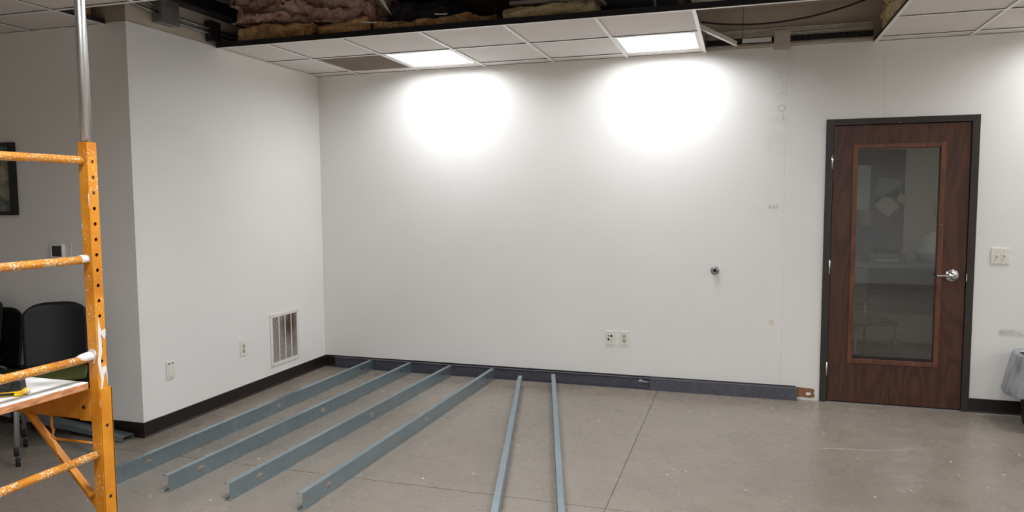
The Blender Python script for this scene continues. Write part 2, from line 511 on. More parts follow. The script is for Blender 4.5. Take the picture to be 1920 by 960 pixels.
# baseboards
def cove(name, axis, a, b, face, sgn, label, h=.102):
    # rubber cove base: thin upright with a small toe
    pr = [(0, 0), (.012, 0), (.012, .003), (.006, .012), (.005, h - .004), (.003, h), (0, h)]
    m = MB()
    if axis == 'y':   # runs along y on an x face
        m.prism([(face + sgn * d, z) for d, z in pr], 'y', a, b)
    else:
        m.prism([(face + sgn * d, z) for d, z in pr], 'x', a, b)
    o = m.build(name, 'black_rubber'); struct(o, label, 'baseboard'); return o
bl = cove('baseboard_left', 'y', YR - .006, -.006, XL, 1, 'black rubber baseboard under the return grille')
cove('baseboard_back', 'x', XL + .006, -.17, 0, -1, 'black rubber baseboard behind the floor track', .106)
cove('baseboard_right', 'x', 1.018, X_MAX, 0, -1, 'black rubber baseboard right of the door')
cove('baseboard_far_left', 'x', X_MIN, XL + .006, YR, -1, 'black rubber baseboard behind the scaffold')
m = MB(); m.box(XL + .004, XL + .0075, YR - .006, -2.10, 0, .104); m.build('corner_wrap', 'black_rubber', bl)

# --------------------------------------------------------- ceiling: tees and lay-in tiles
ceil = empty('ceiling', (0, 0, 0)); struct(ceil, 'suspended white tile ceiling with two rows torn open', 'ceiling')
m = MB(); m.box(0.006, T - .006, -T + .006, -.006, 0, .016, .002)
tile_me = m.mesh('ceiling_tile', 'tile')
LIGHTS = {(1, 0), (4, 0), (9, 0), (12, 0), (12, 6), (9, 9), (6, 6), (3, 5), (3, 8), (5, 11)}  # includes unseen fittings added as fill light for the room
GRILLE = (0, 0)
def opening(k, j):
    if k in (5, 6) and j <= 3: return True
    return -1 <= k <= 6 and j in (2, 3)
def clip_tile(k, j):
    x0, x1 = xk(k), xk(k + 1)
    y1, y0 = (0 if j == -1 else yj(j)), yj(j + 1)
    if j == -1: y0 = yj(0)
    if y1 > YR:                       # beside the wall that turns left
        if x1 <= XL + .2 and x0 < XL and k <= -2:
            if y0 >= YR: return None
            y1 = YR
        elif x0 < XL: x0 = XL
    return x0, x1, y0, y1
for j in range(-1, 14):
    for k in range(-6, 13):
        if opening(k, j) or (k, j) in LIGHTS or (k, j) == GRILLE: continue
        c = clip_tile(k, j)
        if c is None: continue
        x0, x1, y0, y1 = c
        if x1 - x0 > T - .01 and y1 - y0 > T - .01:
            inst('ceiling_tile', tile_me, ceil, (x0, y1, H + .007))
        else:
            m = MB(); m.box(x0 + .006, x1 - .006, y0 + .006, y1 - .006, H + .007, H + .023, .002); m.build('ceiling_tile', 'tile', ceil)
def tee_x(x0, x1, y):
    m = MB(); m.box(x0, x1, y - .012, y + .012, H, H + .002); o = m.build('grid_tee', 'tee', ceil)
    m = MB(); m.box(x0, x1, y - .0016, y + .0016, H + .002, H + .040); m.box(x0, x1, y - .004, y + .004, H + .034, H + .042); m.build('tee_web', 'dark_metal', o)  # web coloured dark to stand for the unlit space above the tiles
def tee_y(x, y0, y1):
    m = MB(); m.box(x - .012, x + .012, y0, y1, H + .0003, H + .0022); o = m.build('grid_tee', 'tee', ceil)
    m = MB(); m.box(x - .0016, x + .0016, y0, y1, H + .0022, H + .036); m.build('tee_web', 'dark_metal', o)  # same dark colour in place of shade on the cross webs
for j in range(0, 15):
    y = yj(j)
    if j <= 1: tee_x(XL, xk(5), y); tee_x(xk(7), X_MAX, y)
    elif j == 2: tee_x(XL, X_MAX, y)
    elif j == 3: tee_x(xk(7), X_MAX, y)
    else: tee_x(X_MIN, X_MAX, y)
for k in range(-6, 14):
    x = xk(k)
    if k <= -1: tee_y(x, Y_MIN, YR)
    else:
        tee_y(x, Y_MIN, yj(4))
        if k <= 5: tee_y(x, yj(2), 0)
        elif k >= 7: tee_y(x, yj(4), 0)
# wall angle
def angle(name, x0, x1, y0, y1):
    m = MB(); m.box(x0, x1, y0, y1, H + .0005, H + .002); m.build(name, 'tee', ceil)
angle('wall_angle', XL, xk(5), -.022, 0); angle('wall_angle', xk(7), X_MAX, -.022, 0)
angle('wall_angle', XL, XL + .022, yj(2), 0); angle('wall_angle', X_MIN, xk(-1), YR - .022, YR)
# roof deck
m = MB()
m.box(X_MIN - .12, X_MAX + .12, Y_MIN - .12, .12, DECK, DECK + .1)
dk = m.build('ceiling_deck', 'deck'); struct(dk, 'dark roof deck above the torn ceiling', 'ceiling')
for i in range(12):
    m = MB(); y = -.3 - i * .75
    m.box(X_MIN, X_MAX, y - .05, y + .05, DECK - .30, DECK - .29); m.box(X_MIN, X_MAX, y - .006, y + .006, DECK - .29, DECK - .01); m.box(X_MIN, X_MAX, y - .05, y + .05, DECK - .012, DECK)
    m.build('roof_joist', 'dark_metal', dk)

# --------------------------------------------------------- ceiling lights
def troffer():
    r = empty('ceiling_light')
    m = MB(); a = .012; b = T - .012     # frame ring
    for (x0, x1, y0, y1) in ((a, b, -.035, -a), (a, b, -b, -T + .035), (a, .035, -T + .035, -.035), (T - .035, b, -T + .035, -.035)):
        m.box(x0, x1, y0, y1, .002, .012)
    m.build('frame', 'white_enamel', r)
    # curved reflector pan: profile across x, extruded along y
    m = MB()
    prof = []
    for i in range(17):
        u = i / 16
        x = .035 + u * (T - .07)
        z = .012 + .10 * math.sin(math.pi * u) ** .6
        prof.append((x, z))
    prev = None
    for x, z in prof:
        cur = (m.bm.verts.new((x, -.035, z)), m.bm.verts.new((x, -T + .035, z)))
        if prev:
            f = m.bm.faces.new((prev[0], cur[0], cur[1], prev[1])); f.smooth = True
        prev = cur
    for y in (-.035, -T + .035):
        vs = [m.bm.verts.new((x, y, z)) for x, z in prof]; m.bm.faces.new(vs)
    m.build('reflector', 'pan', r)
    # lit centre basket
    m = MB()
    n = 12; hw = .17; prev = None; cx = T / 2
    for i in range(n + 1):
        u = i / n
        x = cx - hw + 2 * hw * u; z = .082 - .034 * math.sin(math.pi * u)
        cur = (m.bm.verts.new((x, -.04, z)), m.bm.verts.new((x, -T + .04, z)))
        if prev:
            f = m.bm.faces.new((prev[0], prev[1], cur[1], cur[0])); f.smooth = True
        prev = cur
    m.build('lens', 'lens', r)
    m = MB(); m.box(.012, T - .012, -T + .012, -.012, .12, .15); m.build('housing', 'steel_dull', r)
    return r
t0 = troffer()
lens_fill = [c_ for c_ in bpy.data.objects if c_.name.startswith('lens')][0].data.copy(); lens_fill.materials[0] = M['lens_fill']
lab = {(1, 0): 'lit square ceiling light beside the brown-grey return-air panel', (4, 0): 'lit square ceiling light at the edge of the ceiling opening',
       (9, 0): 'lit square ceiling light near the back wall, right of the door', (12, 0): 'unseen fill light added in the corner by the right wall',
       (12, 6): 'unseen fill light added by the right wall, nearer the viewer than the corner one',
       (9, 9): 'unseen fill light added right of the viewer', (3, 5): 'unseen fill light added above the near ends of the studs',
       (3, 8): 'unseen fill light added ahead of the viewer, in line with the loose studs', (6, 6): 'unseen fill light added ahead of the viewer, in line with the door', (5, 11): 'unseen fill light added directly behind the viewer'}
for i, (k, j) in enumerate(sorted(LIGHTS)):
    o = t0 if i == 0 else copy_tree(t0)
    o.location = (xk(k), yj(j), H)
    if j > 0:
        for c_ in o.children:
            if c_.name.startswith('lens'): c_.data = lens_fill
    tag(o, lab[(k, j)], 'ceiling light', 'square recessed ceiling lights')

# grey return-air grille in the ceiling
g = empty('return_air_grille', (xk(0), yj(0), H)); tag(g, 'brown-grey perforated return-air panel in the ceiling grid', 'vent')
m = MB()
for (x0, x1, y0, y1) in ((.012, T - .012, -.03, -.012), (.012, T - .012, -T + .012, -T + .03), (.012, .03, -T + .03, -.03), (T - .03, T - .012, -T + .03, -.03)):
    m.box(x0, x1, y0, y1, .003, .012)
m.build('frame', 'egg', g)
m = MB(); m.box(.03, T - .03, -T + .03, -.03, .016, .03); m.build('backing', plain('dark_grille_backing', lin(70, 62, 56), .8), g)
me = MB().box(.03, T - .03, -.0012, .0012, .004, .014).mesh('louvre', 'egg')
for i in range(36): inst('louvre', me, g, (0, -.04 - i * .01512, 0))

# --------------------------------------------------------- inside the opened ceiling
def ragged(name, x0, x1, y0, y1, z0, z1, mat, amp=.03, nx=40, ny=8, nz=6, seed=0, rot=None, taper=0):
    bm = bmesh.new()
    vs = {}
    L, D, Hh = x1 - x0, y1 - y0, z1 - z0
    def V(i, j, k):
        if (i, j, k) in vs: return vs[(i, j, k)]
        u, v, w_ = i / nx, j / ny, k / nz
        p = Vector((x0 + L * u, y0 + D * v, z0 + Hh * w_))
        q = Vector((p.x * 3.4, p.y * 7, p.z * 16)) + Vector((seed * 7.3, 0, 0))
        d = Vector((noise.fractal(q, .75, 2.1, 5), noise.fractal(q + Vector((9, 3, 1)), .75, 2.1, 5), noise.fractal(q + Vector((2, 8, 5)), .75, 2.1, 6)))
        p += Vector((d.x * amp * .6, d.y * amp, d.z * amp * (1 if k else .25)))
        vs[(i, j, k)] = bm.verts.new(p); return vs[(i, j, k)]
    def quad(a, b, c, d): f = bm.faces.new((a, b, c, d)); f.smooth = True
    for i in range(nx):
        for j in range(ny):
            quad(V(i, j, 0), V(i, j + 1, 0), V(i + 1, j + 1, 0), V(i + 1, j, 0)); quad(V(i, j, nz), V(i + 1, j, nz), V(i + 1, j + 1, nz), V(i, j + 1, nz))
        for k in range(nz):
            quad(V(i, 0, k), V(i + 1, 0, k), V(i + 1, 0, k + 1), V(i, 0, k + 1)); quad(V(i, ny, k), V(i, ny, k + 1), V(i + 1, ny, k + 1), V(i + 1, ny, k))
    for j in range(ny):
        for k in range(nz):
            quad(V(0, j, k), V(0, j, k + 1), V(0, j + 1, k + 1), V(0, j + 1, k)); quad(V(nx, j, k), V(nx, j + 1, k), V(nx, j + 1, k + 1), V(nx, j, k + 1))
    if rot:
        c = Vector(((x0 + x1) / 2, (y0 + y1) / 2, (z0 + z1) / 2))
        bmesh.ops.rotate(bm, cent=c, matrix=rot, verts=bm.verts)
    m = MB(); m.bm.free(); m.bm = bm
    return m.build(name, mat)
ZT = H + .045
G = 'insulation batts in the ceiling opening'
tag(ragged('insulation_batt', -4.22, -3.58, -1.345, -.95, ZT, ZT + .095, 'ins_tan', .028, 50, 10, 10, seed=1), 'tan insulation batt lying on the tiles next to the left wall', 'insulation', G)
tag(ragged('insulation_batt', -3.54, -3.12, -1.36, -.95, ZT, ZT + .075, 'ins_tan', .036, 44, 10, 10, seed=2), 'torn rusty tan insulation scrap below the pink sagging batt', 'insulation', G)
tag(ragged('insulation_batt', -4.27, -3.12, -1.32, -.75, 2.885, 3.16, 'ins_pink', .085, 90, 24, 24, seed=3, rot=Matrix.Rotation(math.radians(3), 3, 'Y')), 'large sagging pinkish insulation batt hanging in the ceiling opening', 'insulation', G)
tag(ragged('insulation_batt', -3.08, -2.19, -1.345, -1.12, ZT, ZT + .05, 'ins_tan', .034, 80, 8, 8, seed=4), 'thin frayed strip of tan insulation in the middle of the opening', 'insulation', G)
tag(ragged('insulation_batt', -2.13, -1.52, -1.355, -1.0, ZT, ZT + .075, 'ins_straw', .03, 60, 8, 8, seed=5), 'golden tan insulation batt under the loose white board', 'insulation', G)
tag(ragged('insulation_batt', -3.06, -2.6, -1.08, -.8, ZT + .02, 3.0, 'ins_dark', .06, 20, seed=6), 'dusty dark insulation lump behind the tan strip', 'insulation', G)
tag(ragged('insulation_batt', .345, .62, -.85, -.05, ZT + .012, ZT + .24, 'ins_straw', .04, 20, 40, 16, seed=8), 'straw coloured insulation at the right end of the opening', 'insulation', G)
tag(ragged('insulation_batt', -4.95, -4.62, -2.52, -2.26, ZT, ZT + .10, 'ins_tan', .03, 12, seed=9), 'small tan insulation scrap above the ceiling left of the scaffold pipe', 'insulation', G)
# loose pieces
m = MB(); m.box(-.31, .31, -.10, .10, -.012, .012, .002)
o = m.build('loose_board', plain('pale_board', lin(190, 176, 166), .8, 0, .06, 10)); o.location = (-1.80, -1.18, 2.885); o.rotation_euler = (.05, .045, -.04)
tag(o, 'pale loose board resting on golden tan insulation', 'board')
m = MB(); m.prism([(-3.07, 3.0), (-3.035, 3.0), (-2.985, 2.91), (-2.962, 2.868), (-2.99, 2.90), (-3.02, 2.935)], 'y', -1.312, -1.304)
tag(m.build('torn_paper_strip', 'paper'), 'torn white strip dangling point-down in the ceiling opening', 'paper strip')
m = MB(); m.tube([(-3.22, -1.36, 2.845), (-3.18, -1.365, 2.832), (-3.12, -1.36, 2.822), (-3.06, -1.355, 2.82)], .005, 6)
tag(m.build('wood_splinter', 'paper'), 'pale splinter sticking out of the rusty insulation scrap', 'splinter')
m = MB(); m.tube([(-2.62, -1.35, 2.842), (-2.58, -1.35, 2.838), (-2.53, -1.35, 2.836)], .005, 6)
tag(m.build('wood_splinter', 'paper'), 'pale splinter lying on the thin frayed strip', 'splinter')
m = MB(); m.box(-2.78, -2.08, -.72, -.66, 2.86, 3.5, .004)
tag(m.build('duct_board', 'brown_board'), 'dark brown board standing above the tiles in the opening', 'board')
m = MB(); m.lathe([(.15, -.62), (.16, -.6), (.16, .6), (.15, .62)], (-1.66, -.55, 3.02), 'x', 28)
m.lathe([(.168, -.02), (.168, .02)], (-1.66, -.55, 3.02), 'x', 28)
tag(m.build('round_duct', 'dark_metal'), 'dark round duct deep in the ceiling opening', 'duct')
# thin hanger wires
def wire(pts, label, r=.0022, mat='cable', name='hanger_wire', cat='wire'):
    m = MB(); m.tube(pts, r, 6); tag(m.build(name, mat), label, cat)
wire([(xk(2) - .02, yj(2), H + .03), (xk(2) - .04, -1.37, 3.0), (xk(2) - .12, -1.36, DECK)], 'thin dark hanger wire above the lit light beside the grille')
wire([(-2.19, yj(2), H + .03), (-2.17, -1.37, 2.9), (-2.1, -1.36, DECK)], 'thin dark hanger wire at the end of the loose board')
# left: conduits, junction box and ledger along the raw wall
m = MB(); m.tube([(XL + .03, -2.0, 2.845), (XL + .03, -1.2, 2.845)], .011, 10); tag(m.build('conduit', 'steel_dull'), 'upper steel conduit leaving the junction box along the wall', 'conduit')
m = MB(); m.tube([(XL + .03, -1.9, 2.812), (XL + .03, -1.2, 2.812)], .011, 10); tag(m.build('conduit', 'steel_dull'), 'lower steel conduit leaving the junction box along the wall', 'conduit')
m = MB(); m.tube([(XL - .30, -2.33, 2.86), (XL - .12, -2.30, 2.868), (XL + .02, -2.24, 2.862), (XL + .035, -2.10, 2.842), (XL + .035, -1.98, 2.83)], .011, 10); tag(m.build('conduit', 'steel_dull'), 'bent steel conduit entering the junction box from the left', 'conduit')
b = empty('junction_box', (XL, -1.92, 2.85)); tag(b, 'grey steel junction box on the raw wall above the ceiling line', 'junction box')
m = MB(); m.box(.0, .07, -.08, .08, -.075, .085, .004); m.build('box', 'steel_dull', b)
m = MB(); m.box(.07, .074, -.084, .084, -.079, .089, .002); m.build('cover', 'steel_dull', b)
me = MB().lathe([(.005, .074), (.005, .077), (.002, .078)], (0, 0, 0), 'x', 10).mesh('screw', 'chrome')
for y, z in ((-.05, .07), (.05, -.06)): inst('screw', me, b, (0, y, z))
m = MB(); m.tube([(XL + .05, -2.02, 2.87), (XL + .03, -2.10, 2.90), (XL - .02, -2.2, 2.955), (XL - .06, -2.3, 3.05), (XL - .08, -2.32, 3.3)], .006, 8)
tag(m.build('flexible_cable', 'steel_dull'), 'grey flexible cable curving up from the junction box', 'cable')
m = MB(); m.box(XL - .01, XL + .09, -2.0, -.05, 2.945, 2.96); m.box(XL - .01, XL + .0, -2.0, -.05, 2.96, 3.08)
tag(m.build('ledger_angle', 'dark_metal'), 'dark steel ledger angle fixed high on the left raw wall', 'steel angle')
m = MB(); m.box(XL + .005, XL + .06, -1.50, -1.40, H + .03, 2.90, .003)  # plain black block for a dark upright shape
tag(m.build('black_block', 'black_plastic'), 'black block between the left conduits and the tan insulation', 'bracket')
# right bay: rails on top of the back wall, seen through the missing tiles
X0, X1 = xk(5) + .012, xk(7) - .014
m = MB(); m.box(X0, X1, -.006, .06, 2.737, 2.754); tag(m.build('wall_top_track', 'gypsum'), 'grey top edge strip of the wall under the missing tiles', 'track')
m = MB(); m.box(X0, X1, .0, .06, 2.757, 2.763); m.box(X0, X1, .03, .06, 2.763, 2.83); tag(m.build('ledge_rail', 'rail_steel'), 'thin light metal ledge rail above the wall top', 'rail')
r = empty('slotted_channel', (0, 0, 0)); tag(r, 'black slotted steel channel running above the wall top', 'channel')
m = MB(); m.box(X0, X1, .012, .03, 2.775, 2.779); m.box(X0, X1, .012, .03, 2.811, 2.815); m.box(X0, X1, .026, .03, 2.779, 2.811); m.build('channel_body', 'black_plastic', r)
me = MB().box(-.011, .011, .012, .016, 2.779, 2.811).mesh('web_strip', 'dark_metal')
for i in range(27): inst('web_strip', me, r, (X0 + .02 + i * .044, 0, 0))
m = MB(); m.box(-.62, -.405, .006, .012, 2.778, 2.812); m.build('painted_glint', 'white_enamel', r)  # white strip paints in the light caught on the channel metal
m = MB(); m.box(X0, X1, -.002, .05, 2.828, 2.834); m.box(X0, X1, .03, .05, 2.834, 2.868); m.box(X0, X1, -.002, .05, 2.868, 2.874)
tag(m.build('steel_rail', 'rail_steel'), 'upper galvanised rail below the raw board in the right bay', 'rail')
m = MB(); m.box(X0 - .1, X1 + .1, -.5, .05, 3.045, 3.058); tag(m.build('soffit_board', 'gypsum'), 'raw board soffit above the upper galvanised rail', 'board')
pts = []
for i in range(25):
    u = i / 24; x = X0 - .05 + u * 1.24
    pts.append((x, -.10, 2.890 + .09 * (2 * u - .76) ** 2 + .008 * u))
wire(pts, 'dark brown cable sagging across the raw board', .007, name='sagging_cable', cat='cable')
o = empty('broken_tee', (0, 0, 0)); tag(o, 'broken white ceiling tee hanging diagonally beside the lit light', 'ceiling tee')
mt = Matrix.Translation((-.795, -.30, 2.775)) @ Matrix.Rotation(math.radians(-30), 4, 'Z') @ Matrix.Rotation(math.radians(-6), 4, 'X')
m = MB(); m.box(-.012, .012, -.27, .27, 0, .002, mat=mt); m.build('flange', 'tee', o)
m = MB(); m.box(-.0016, .0016, -.27, .27, .002, .036, mat=mt); m.build('tee_web', 'white_enamel', o)
wire([(-.62, -.2, 2.76), (-.615, -.2, 2.9), (-.61, -.2, DECK)], 'thin dark hanger wire beside the broken tee', .002)
wire([(-1.13, yj(2), H + .04), (-1.15, -1.38, 2.9), (-1.19, -1.37, DECK)], 'pale hanger strap above the right lit light', .008, 'steel_dull', 'hanger_strap', 'strap')

# --------------------------------------------------------- door
d = empty('door_1', (0, 0, 0)); struct(d, 'dark stained wood door with a tall glass pane in a black-brown frame', 'door')
fr = MB()
fr.box(0, .052, -.014, .12, 0, 2.168, .003); fr.box(.968, 1.018, -.014, .12, 0, 2.168, .003); fr.box(.052, .968, -.014, .12, 2.122, 2.168, .003)
fr.box(.052, .066, .045, .12, 0, 2.122); fr.box(.954, .968, .045, .12, 0, 2.122); fr.box(.066, .954, .045, .12, 2.108, 2.122)
dfr = fr.build('door_frame', 'frame_brown', d)
gx0, gx1, gz0, gz1 = .226, .775, .352, 1.943
m = MB()
m.box(.056, gx0 - .02, -.002, .042, .012, 2.116); m.box(gx1 + .02, .964, -.002, .042, .012, 2.116)
m.box(gx0 - .02, gx1 + .02, -.002, .042, .012, gz0 - .02); m.box(gx0 - .02, gx1 + .02, -.002, .042, gz1 + .02, 2.116)
leaf = m.build('door_leaf', 'wood', d)
for (x0, x1, z0, z1) in ((gx0 - .036, gx0, gz0 - .036, gz1 + .036), (gx1, gx1 + .034, gz0 - .036, gz1 + .036), (gx0, gx1, gz0 - .036, gz0), (gx0, gx1, gz1, gz1 + .034)):
    m = MB(); m.box(x0, x1, -.014, -.002, z0, z1, .004); m.box(x0, x1, -.002, .042, max(z0, gz0 - .018), min(z1, gz1 + .018)); m.build('glazing_bead', 'wood_trim', leaf)
m = MB(); m.box(gx0, gx1, .012, .018, gz0, gz1); m.build('glass_pane', 'glass', d)
m = MB(); m.box(gx0, gx1, .002, .012, gz0, gz0 + .02); m.build('bottom_stop', 'black_rubber', d)
me = MB().lathe([(.0045, -.0185), (.0045, -.013), (.003, -.0195)][1:] + [(.001, -.02)], (0, 0, 0), 'y', 8).mesh('nail', 'chrome')
for x, z in ((.37, 1.958), (.65, 1.958), (.21, 1.80), (.21, 1.38), (.21, .96), (.21, .52), (.79, 1.80), (.79, 1.38), (.79, .95), (.79, .72), (.79, .50), (.36, .335), (.64, .335)):
    inst('nail', me, leaf, (x, 0, z))
me = MB().lathe([(.0065, -.055), (.0065, .055)], (0, 0, 0), 'z', 10).mesh('hinge', 'chrome')
for z in (1.848, 1.05, .258): inst('hinge', me, d, (.047, -.018, z))
m = MB(); m.lathe([(.045, -.002), (.045, -.010), (.040, -.014), (.022, -.016), (.019, -.05), (.016, -.052)], (.876, 0, 1.006), 'y', 28)
hd = m.build('door_handle', 'chrome', d)
m = MB(); m.tube([(.876, -.045, 1.006), (.85, -.047, 1.006), (.81, -.044, 1.006), (.782, -.042, 1.004), (.772, -.034, 1.004)], .009, 10, rads=[.013, .0105, .0095, .009, .008]); m.build('lever', 'chrome', hd)
m = MB(); m.lathe([(.010, -.052), (.010, -.054), (.006, -.055)], (.876, 0, 1.006), 'y', 14); m.build('keyhole', 'steel_dull', hd)
m = MB(); m.box(.966, .972, -.016, -.012, .965, 1.02); m.build('strike_plate', 'chrome', d)
m = MB(); m.box(.05, .97, -.01, .11, 0, .006); m.build('threshold', 'steel_dull', d)
m = MB(); m.lathe([(.004, -.016), (.003, -.018)], (.5, 0, 2.128), 'y', 8); m.build('screw', 'chrome', dfr)

# --------------------------------------------------------- office behind the glass
OX0, OX1, OY = -.6, 2.6, 2.75
m = MB(); m.box(OX0, OX1, .0, OY, -.1, 0); struct(m.build('floor_office', 'office_floor'), 'dim floor of the room behind the door', 'floor')
m = MB(); m.box(OX0, OX1, OY, OY + .1, 0, 2.7); wo = struct(m.build('wall_office_back', 'office_wall'), 'dim back wall of the room behind the door', 'wall')
m = MB(); m.box(OX0 - .1, OX0, .12, OY + .1, 0, 2.7); struct(m.build('wall_office_left', 'office_wall'), 'left wall of the room behind the door', 'wall')
m = MB(); m.box(OX1, OX1 + .1, .12, OY + .1, 0, 2.7); struct(m.build('wall_office_right', 'office_wall'), 'right wall of the room behind the door', 'wall')
m = MB(); m.box(OX0, OX1, .12, OY + .1, 2.62, 2.7); struct(m.build('ceiling_office', 'tile'), 'ceiling of the room behind the door', 'ceiling')
nb = empty('notice_board', (0, OY - .03, 0)); tag(nb, 'dark notice board with pinned sheets behind the door glass', 'notice board')
m = MB(); m.box(.38, 1.06, -.03, -.0, 1.0, 2.09, .004); m.build('board', plain('charcoal_board', lin(58, 56, 58), .8, 0, .15, 6), nb)
def sheet(cx, cz, w_, h_, a, mat, nm='pinned_sheet'):
    m = MB(); m.box(-w_ / 2, w_ / 2, -.0015, .0015, -h_ / 2, h_ / 2); o = m.build(nm, mat, nb)
    o.location = (cx, -.034, cz); o.rotation_euler = (0, a, 0)
sheet(.655, 1.69, .13, .48, .03, plain('bluish_sheet', lin(205, 210, 222), .7))
sheet(.90, 1.50, .19, .19, .75, plain('cream_sheet', lin(206, 200, 186), .7))
sheet(1.0, 1.575, .10, .17, -.75, plain('cream_sheet_b', lin(206, 200, 186), .7))
sheet(.90, 1.68, .24, .20, .2, plain('blue_grey_sheet', lin(120, 126, 148), .7))
sheet(.68, 1.35, .10, .20, -.06, plain('rosy_sheet', lin(150, 128, 120), .7))
m = MB()
b2 = bmesh.new(); bmesh.ops.create_icosphere(b2, subdivisions=3, radius=1)
for v in b2.verts: v.co *= 1 + .18 * noise.noise(v.co * 2.5)
b2.transform(Matrix.Translation((.70, OY - .28, 1.09)) @ Matrix.Diagonal((.16, .14, .17, 1)))
for f in b2.faces: f.smooth = True
m.merge(b2); tag(m.build('blue_bag', 'navy'), 'navy blue bag standing on the office desk', 'bag')
lo = copy_tree(t0); lo.location = (1.0, 1.35, 2.60); lo.scale = (.75, .75, .1)  # unseen fitting added to lift the dark behind the glass
for c_ in lo.children:
    if c_.name.startswith('lens'):
        c_.data = c_.data.copy(); c_.data.materials[0] = M['lens_office_fill']
tag(lo, 'unseen dim light added to brighten the room behind the door', 'ceiling light')
# desk
dsk = empty('office_desk', (1.0, OY - .45, 0)); tag(dsk, 'grey desk seen dimly through the door glass', 'desk')
m = MB(); m.box(-.62, .9, -.35, .40, .88, .915, .004); m.build('desk_top', plain('grey_laminate', lin(150, 148, 144), .5), dsk)
me = MB().box(-.025, .025, -.025, .025, 0, .88, .003).mesh('leg', 'dark_metal')
for x, y in ((-.58, -.31), (.86, -.31), (-.58, .36), (.86, .36)): inst('leg', me, dsk, (x, y, 0))
m = MB(); m.box(-.55, .84, .33, .345, .35, .88); m.build('modesty_panel', 'dark_metal', dsk)
# sheeted roll and pole
m = MB()
b2 = bmesh.new(); bmesh.ops.create_uvsphere(b2, u_segments=24, v_segments=14, radius=1)
for v in b2.verts:
    if v.co.z < 0: v.co.x *= 1.25; v.co.y *= 1.2
    v.co *= 1 + .10 * noise.noise(v.co * 3)
b2.transform(Matrix.Translation((1.34, OY - .30, 1.055)) @ Matrix.Diagonal((.19, .16, .17, 1)))
for f in b2.faces: f.smooth = True
m.merge(b2); tag(m.build('draped_white_bundle', 'paper'), 'white draped bundle on the office desk', 'bundle')
m = MB(); m.tube([(1.37, OY - .50, .92), (1.35, OY - .46, 1.12), (1.31, OY - .38, 1.33), (1.28, OY - .33, 1.50)], .012, 10)
tag(m.build('wooden_stick', plain('pale_wood', lin(190, 170, 140), .6)), 'pale stick leaning over the white draped bundle', 'stick')
bx = empty('desk_printer', (.80, OY - .60, .915)); tag(bx, 'low grey box with pale slots on the office desk', 'printer')
m = MB(); m.box(-.17, .17, -.13, .13, 0, .10, .01); m.build('body', plain('printer_grey', lin(120, 116, 112), .5), bx)
m = MB(); m.box(-.12, .10, -.136, -.13, .03, .042); m.build('paper_slot', 'paper', bx)
m = MB(); m.box(-.10, .12, -.09, .06, .10, .118, .004); m.build('lid', 'black_plastic', bx)
# office chair
ch = empty('office_chair', (.45, 1.15, 0), .5); tag(ch, 'grey tubular office chair just behind the door glass', 'chair')
m = MB(); m.box(-.22, .22, -.22, .22, .45, .49, .015); m.build('seat', plain('grey_fabric', lin(90, 88, 86), .9), ch)
m = MB(); m.box(-.21, .21, .20, .235, .60, .92, .012); m.build('backrest', plain('grey_fabric_b', lin(104, 100, 96), .9), ch)
for x in (-.2, .2):
    m = MB(); m.tube([(x, -.2, 0), (x, -.2, .46)], .012, 8); m.build('leg', 'steel_dull', ch)
    m = MB(); m.tube([(x, .22, 0), (x, .21, .46), (x, .24, .9)], .012, 8); m.build('leg', 'steel_dull', ch)

# --------------------------------------------------------- steel studs on the floor
def stud_mesh(L, holes, h=.0915, fl=.033, lip=.007, th=.0014):
    """C stud lying on a flange: web at x=0 facing +x, flanges towards -x, runs along -y from y=0 to y=-L."""
    m = MB(); bm = m.bm
    # flanges and lips
    m.box(-fl, 0, -L, 0, 0, th); m.box(-fl, 0, -L, 0, h - th, h)
    m.box(-fl, -fl + th, -L, 0, th, lip); m.box(-fl, -fl + th, -L, 0, h - lip, h - th)
    z0, z1 = th, h - th
    segs = []; y = 0.0
    for c in sorted(holes, reverse=True):
        segs.append((y, c + .045, None)); segs.append((c + .045, c - .045, c)); y = c - .045
    segs.append((y, -L, None))
    zc = (z0 + z1) / 2
    for ya, yb, c in segs:
        if c is None:
            m.box(-th, 0, yb, ya, z0, z1); continue
        A, B = .045, (z1 - z0) / 2
        per = [(1, 0), (1, .5), (1, 1), (.5, 1), (0, 1), (-.5, 1), (-1, 1), (-1, .5), (-1, 0), (-1, -.5), (-1, -1), (-.5, -1), (0, -1), (.5, -1), (1, -1), (1, -.5)]
        rows = []
        for x in (0, -th):
            o = [bm.verts.new((x, c + A * p, zc + B * q)) for p, q in per]
            i_ = []
            for p, q in per:
                a = math.atan2(q, p); i_.append(bm.verts.new((x, c + .027 * math.cos(a), zc + .018 * math.sin(a))))
            rows.append((o, i_))
        n = len(per); fs = []
        for (o, i_) in rows:
            for k in range(n): fs.append(bm.faces.new((o[k], o[(k + 1) % n], i_[(k + 1) % n], i_[k])))
        for k in range(n): fs.append(bm.faces.new((rows[0][1][k], rows[0][1][(k + 1) % n], rows[1][1][(k + 1) % n], rows[1][1][k])))
        bmesh.ops.recalc_face_normals(bm, faces=fs)
    return m
hol = [-.22, -1.43, -2.66]
sm = stud_mesh(2.90, hol).mesh('steel_stud', 'galv')
def place_stud(xf, yf, xn, yn, label, me=sm, z=0.0):
    o = bpy.data.objects.new('steel_stud', me); C.objects.link(o)
    o.location = (xf, yf, z); o.rotation_euler = (0, 0, math.atan2(-(yf - yn), xn - xf) + math.pi / 2)
    tag(o, label, 'steel stud', 'steel studs laid out on the floor'); return o
place_stud(-3.858, -.028, -3.912, -2.93, 'galvanised steel stud closest to the left wall baseboard', z=.0016)
place_stud(-3.461, -.028, -3.545, -2.93, 'second galvanised stud from the left wall, end just right of scaffold', z=.0016)
place_stud(-3.062, -.028, -3.148, -2.93, 'third galvanised stud from the left wall', z=.0016)
